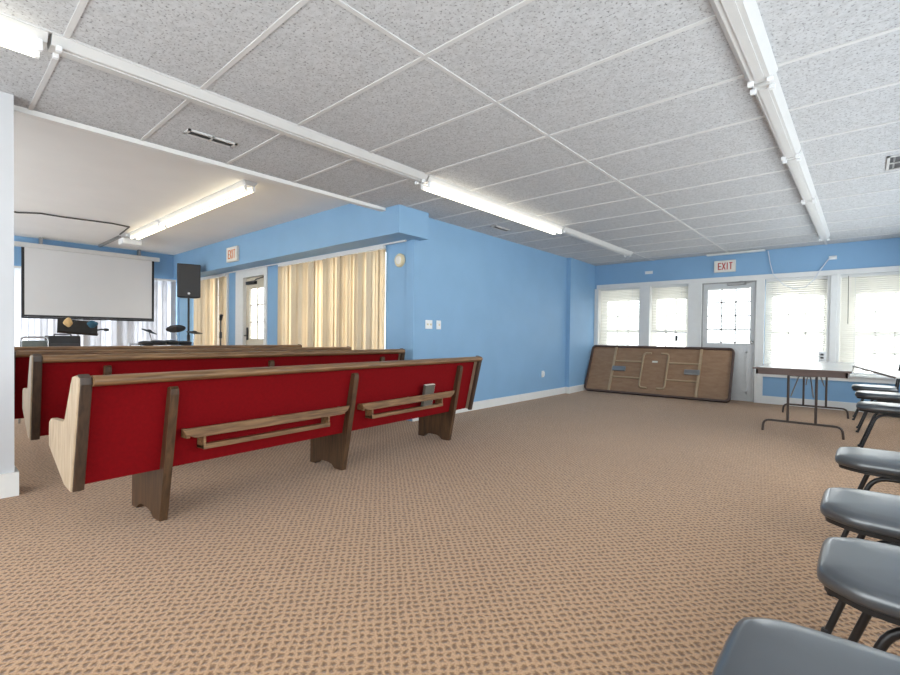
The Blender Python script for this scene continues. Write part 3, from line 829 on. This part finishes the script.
tag(b.build('ceiling_raceway', M['white']), 'long white raceway on the ceiling above the grey door', 'raceway')

# ------------------------------------------------------------------ hall things: screen, speaker, drums, stands
sc = thing('projection_screen', 'large pulled-down white projection screen with black borders', 'screen', (XW+.16, 2.15, 1.27))
MB().box(-.05, .05, -1.12, 1.10, 1.22, 1.30, bev=.01).build('screen_case', M['fixture'], sc)
MB().box(-.004, .0, -.97, .97, .05, 1.22).build('screen_fabric', M['screen'], sc)
b = MB(); b.box(-.004, .003, -1.01, -.97, 0, 1.22); b.box(-.004, .003, .97, 1.01, 0, 1.22); b.box(-.004, .003, -.97, .97, .015, .05)
b.build('black_border', M['black'], sc)
MB().tube([(0, -1.01, .0), (0, 1.01, 0)], .014, n=10).build('bottom_bar', M['black'], sc, True)
b = MB()
for y in (-.75, .75): b.box(-.10, .02, y-.02, y+.02, 1.29, 1.42)
b.build('hanging_bracket', M['metal'], sc)

sp = thing('speaker_stand', 'black tripod stand holding the loudspeaker in front of the hall corner', 'stand', (-9.5, 3.315, 0))
MB().tube([(0, 0, .05), (0, 0, 1.688)], .018).build('pole', M['black'], sp, True)
MB().tube([(0, 0, .70), (0, 0, 1.0)], .026).build('collar', M['black'], sp, True)
for k in range(3):
    a = R(90+120*k); MB().tube([(0, 0, .75), (.36*math.cos(a), .36*math.sin(a), .012)], .012).build('leg', M['black'], sp, True)
ls = thing('loudspeaker', 'dark loudspeaker raised on its stand beside the projection screen', 'speaker', (-9.5, 3.315, 1.69), R(-18))
MB().prism([(.14, -.19), (.14, .19), (-.13, .135), (-.13, -.135)], 'z', 0, .62, bev=.015).build('cabinet', M['black'], ls)
MB().box(.142, .152, -.178, .178, .015, .605, bev=.004).build('grille', M['grille'], ls)
MB().lathe([(.022, 0), (.022, .006)], n=14, M=Matrix.Translation((.152, 0, .075)) @ Matrix.Rotation(R(90), 4, 'Y')).build('badge', M['plate'], ls)

mc = thing('microphone_stand', 'thin black microphone stand before the beige blind left of the hall door', 'stand', (-8.5, 3.49, 0))
b = MB(); b.tube([(0, 0, .02), (0, 0, 1.28)], .011); b.lathe([(.13, 0), (.13, .015), (.02, .03)]); b.build('pole', M['black'], mc, True)
MB().tube([(0, 0, .95), (0, 0, 1.06)], .022).build('clutch', M['black'], mc, True)
MB().tube([(0, 0, 1.27), (.05, -.01, 1.36)], .022, r2=.028).build('microphone', M['black'], mc, True)

dk = thing('electronic_drum_kit', 'black electronic drum kit with raised cymbals behind the front pew', 'drum kit', (-9.0, 2.82, 0))
b = MB()
for y in (-.45, .28): 
    b.tube([(.12, y, 0), (.12, y, .86)], .018); b.tube([(-.3, y*1.1, 0), (-.3, y*1.1, .86)], .018); b.tube([(-.3, y*1.1, .84), (.12, y, .84)], .018)
b.tube([(.12, -.47, .84), (.12, .30, .84)], .018)
b.build('rack', M['chrome'], dk, True)
for (x, y, z, tx_, ty_) in ((.15, -.37, .86, 8, 0), (.17, -.20, .875, 10, 0), (.15, 0.0, .875, 10, 0), (.10, .22, .86, 8, 0)):
    MB().lathe([(.09, -.03), (.115, -.025), (.115, .015), (.10, .022), (.02, .024)], n=22, M=Matrix.Translation((x, y, z)) @ Matrix.Rotation(R(tx_), 4, 'Y')).build('drum_pad', M['black'], dk, True)
for (x, y, z, ax, ay, r) in ((.0, -.29, 1.05, -20, 12, .12), (.05, .10, 1.105, 14, 22, .15), (.0, .42, 1.04, -4, 10, .13)):
    c = MB(); c.lathe([(r, 0), (r, .006), (r*.4, .018), (r*.2, .034), (.01, .038)], n=28, M=Matrix.Translation((x, y, z)) @ Matrix.Rotation(R(ax), 4, 'X') @ Matrix.Rotation(R(ay), 4, 'Y'))
    c.build('cymbal', M['black'], dk, True)
    MB().tube([(.12 if y < .4 else .0, y*.95, .82), (x, y, z)], .009).build('cymbal_arm', M['chrome'], dk, True)
MB().lathe([(.13, 0), (.15, .02), (.15, .10), (.13, .12)], n=24, M=Matrix.Translation((.2, 0, .22)) @ Matrix.Rotation(R(-90), 4, 'Y')).build('kick_pad', M['black'], dk, True)

ms = thing('music_stand', 'black music stand with a tilted desk in front of the screen', 'stand', (-8.5, 1.49, 0))
b = MB(); b.tube([(0, 0, .03), (0, 0, 1.02)], .014)
b.build('pole', M['metal'], ms, True)
for k in range(3):
    a = R(30+120*k); MB().tube([(0, 0, .18), (.28*math.cos(a), .28*math.sin(a), .01)], .01).build('leg', M['metal'], ms, True)
Md = Matrix.Translation((0, 0, 1.09)) @ Matrix.Rotation(R(-28), 4, 'Y')
b = MB(); b.box(-.008, .0, -.23, .23, -.10, .13, M=Md @ Matrix.Rotation(R(-6), 4, 'X')); b.box(0, .06, -.23, .23, -.105, -.095, M=Md @ Matrix.Rotation(R(-6), 4, 'X'))
b.build('desk', M['black'], ms)
b = MB(); b.tube([(0, .22, 1.06), (.02, .27, 1.075), (.02, .33, 1.07)], .012); b.lathe([(.03, -.02), (.035, 0), (.03, .02)], (.02, .335, 1.07), 12); b.build('phone_clamp', M['black'], ms, True)
def blob(name, label, cat, c, r, mat, seed):
    rnd = random.Random(seed); b = MB()
    bmesh.ops.create_icosphere(b.bm, subdivisions=3, radius=1)
    ph = [rnd.uniform(0, 6) for _ in range(6)]
    for v in b.bm.verts:
        q = v.co.copy(); f = 1+.08*math.sin(3*q.x+ph[0])+.08*math.sin(4*q.y+ph[1])+.06*math.sin(5*q.z+ph[2])
        v.co = Vector((q.x*r[0]*f, q.y*r[1]*f, q.z*r[2]*f))
    o = b.build(name, mat, None, True, 180); o.location = c
    return tag(o, label, cat)
blob('tan_cloth', 'tan cloth hanging over the left top of the music stand desk', 'cloth', (-8.44, 1.37, 1.165), (.022, .05, .06), M['tan_cloth'], 4)
blob('teal_cloth', 'dark teal cloth on the right side of the music stand desk', 'cloth', (-8.40, 1.64, 1.15), (.022, .065, .05), M['teal_cloth'], 9)

ac = thing('amplifier_cabinet', 'black amplifier cabinet beneath the music stand desk', 'amplifier', (-8.15, 1.265, 0))
MB().box(-.15, .15, -.17, .17, .0, .98, bev=.012).build('cabinet', M['black'], ac)
MB().box(.15, .158, -.15, .15, .03, .88, bev=.003).build('grille', M['grille'], ac)
MB().tube(fillet([(0, -.09, .97), (0, -.09, 1.0), (0, .09, 1.0), (0, .09, .97)], .02), .009).build('handle', M['black'], ac, True)

gc = thing('banquet_chair', 'grey chair with bright metal frame behind the front pew, left of the cabinet', 'chair', (-7.3, .90, 0), R(180))
MB().box(-.22, .22, -.2, .2, .41, .47, bev=.02).build('seat', M['grey_fabric'], gc, True)
MB().box(.19, .23, -.115, .115, .62, .925, bev=.015).build('backrest', M['grey_fabric'], gc, True)
f = MB(); f.tube(fillet([(.24, -.13, .40), (.245, -.125, .965), (.245, .125, .965), (.24, .13, .40)], .05, 6), .011); f.build('back_frame', M['chrome'], gc, True)
for s in (-1, 1):
    MB().tube([(-.19, .17*s, .42), (-.21, .18*s, 0)], .011).build('leg', M['chrome'], gc, True)
    MB().tube([(.20, .15*s, .42), (.28, .18*s, 0)], .011).build('leg', M['chrome'], gc, True)

# ------------------------------------------------------------------ daylight
w = bpy.data.worlds.new('World'); SC.world = w; w.use_nodes = True
nt = w.node_tree; nt.nodes.clear()
o = nt.nodes.new('ShaderNodeOutputWorld'); bg = nt.nodes.new('ShaderNodeBackground')
bg.inputs['Color'].default_value = (.97, .985, 1, 1); bg.inputs['Strength'].default_value = 3.2
nt.links.new(bg.outputs[0], o.inputs['Surface'])
def portal(loc, rot, sx, sy):
    l = bpy.data.lights.new('daylight_portal', 'AREA'); l.shape = 'RECTANGLE'; l.size = sx; l.size_y = sy
    ob = bpy.data.objects.new('daylight_portal', l); COL.objects.link(ob); ob.location = loc; ob.rotation_euler = rot
    l.cycles.is_portal = True
for a, c in RWIN: portal((XR+.19, (a+c)/2, 1.30), (R(90), 0, R(90)), c-a, 1.6)
for a, c in WIN: portal(((a+c)/2, YF+.19, 1.285), (R(-90), 0, 0), c-a, 1.53)
for a, c in ((-3.8, .4), (-10.5, -5.0)): portal(((a+c)/2, YB-.19, 1.3), (R(90), 0, 0), c-a, 1.9)
for a, c in HW: portal(((a+c)/2, YN+.19, 1.16), (R(-90), 0, 0), c-a, 2.08)
portal((XW-.19, 1.66, 1.25), (R(90), 0, R(-90)), 3.9, 1.8)
portal((-1.78, YF+.19, 1.45), (R(-90), 0, 0), .65, .95)
portal((-8.22, YN+.19, 1.4), (R(-90), 0, 0), .55, .92)

# ------------------------------------------------------------------ camera
F, YAW, PIT, ROL, CY = 468.3, .7257, -.0159, .0127, 5.44
fw = Vector((-math.sin(YAW), math.cos(YAW), 0)); rt = Vector((math.cos(YAW), math.sin(YAW), 0)); up = Vector((0, 0, 1))
fw, up = fw*math.cos(PIT)+up*math.sin(PIT), up*math.cos(PIT)-fw*math.sin(PIT)
rt, up = rt*math.cos(ROL)+up*math.sin(ROL), up*math.cos(ROL)-rt*math.sin(ROL)
cam = bpy.data.cameras.new('camera'); co = bpy.data.objects.new('camera', cam); COL.objects.link(co)
co.matrix_world = Matrix(((rt.x, up.x, -fw.x, 0), (rt.y, up.y, -fw.y, 0), (rt.z, up.z, -fw.z, 1.05), (0, 0, 0, 1)))
cam.sensor_fit = 'HORIZONTAL'; cam.sensor_width = 36; cam.lens = 36*F/900
cam.shift_y = CY/900; cam.clip_start = .02; cam.clip_end = 100
SC.camera = co
SC.view_settings.view_transform = 'Standard'; SC.view_settings.look = 'None'
SC.view_settings.gamma = 1; SC.view_settings.exposure = .95; SC.view_settings.use_curve_mapping = False
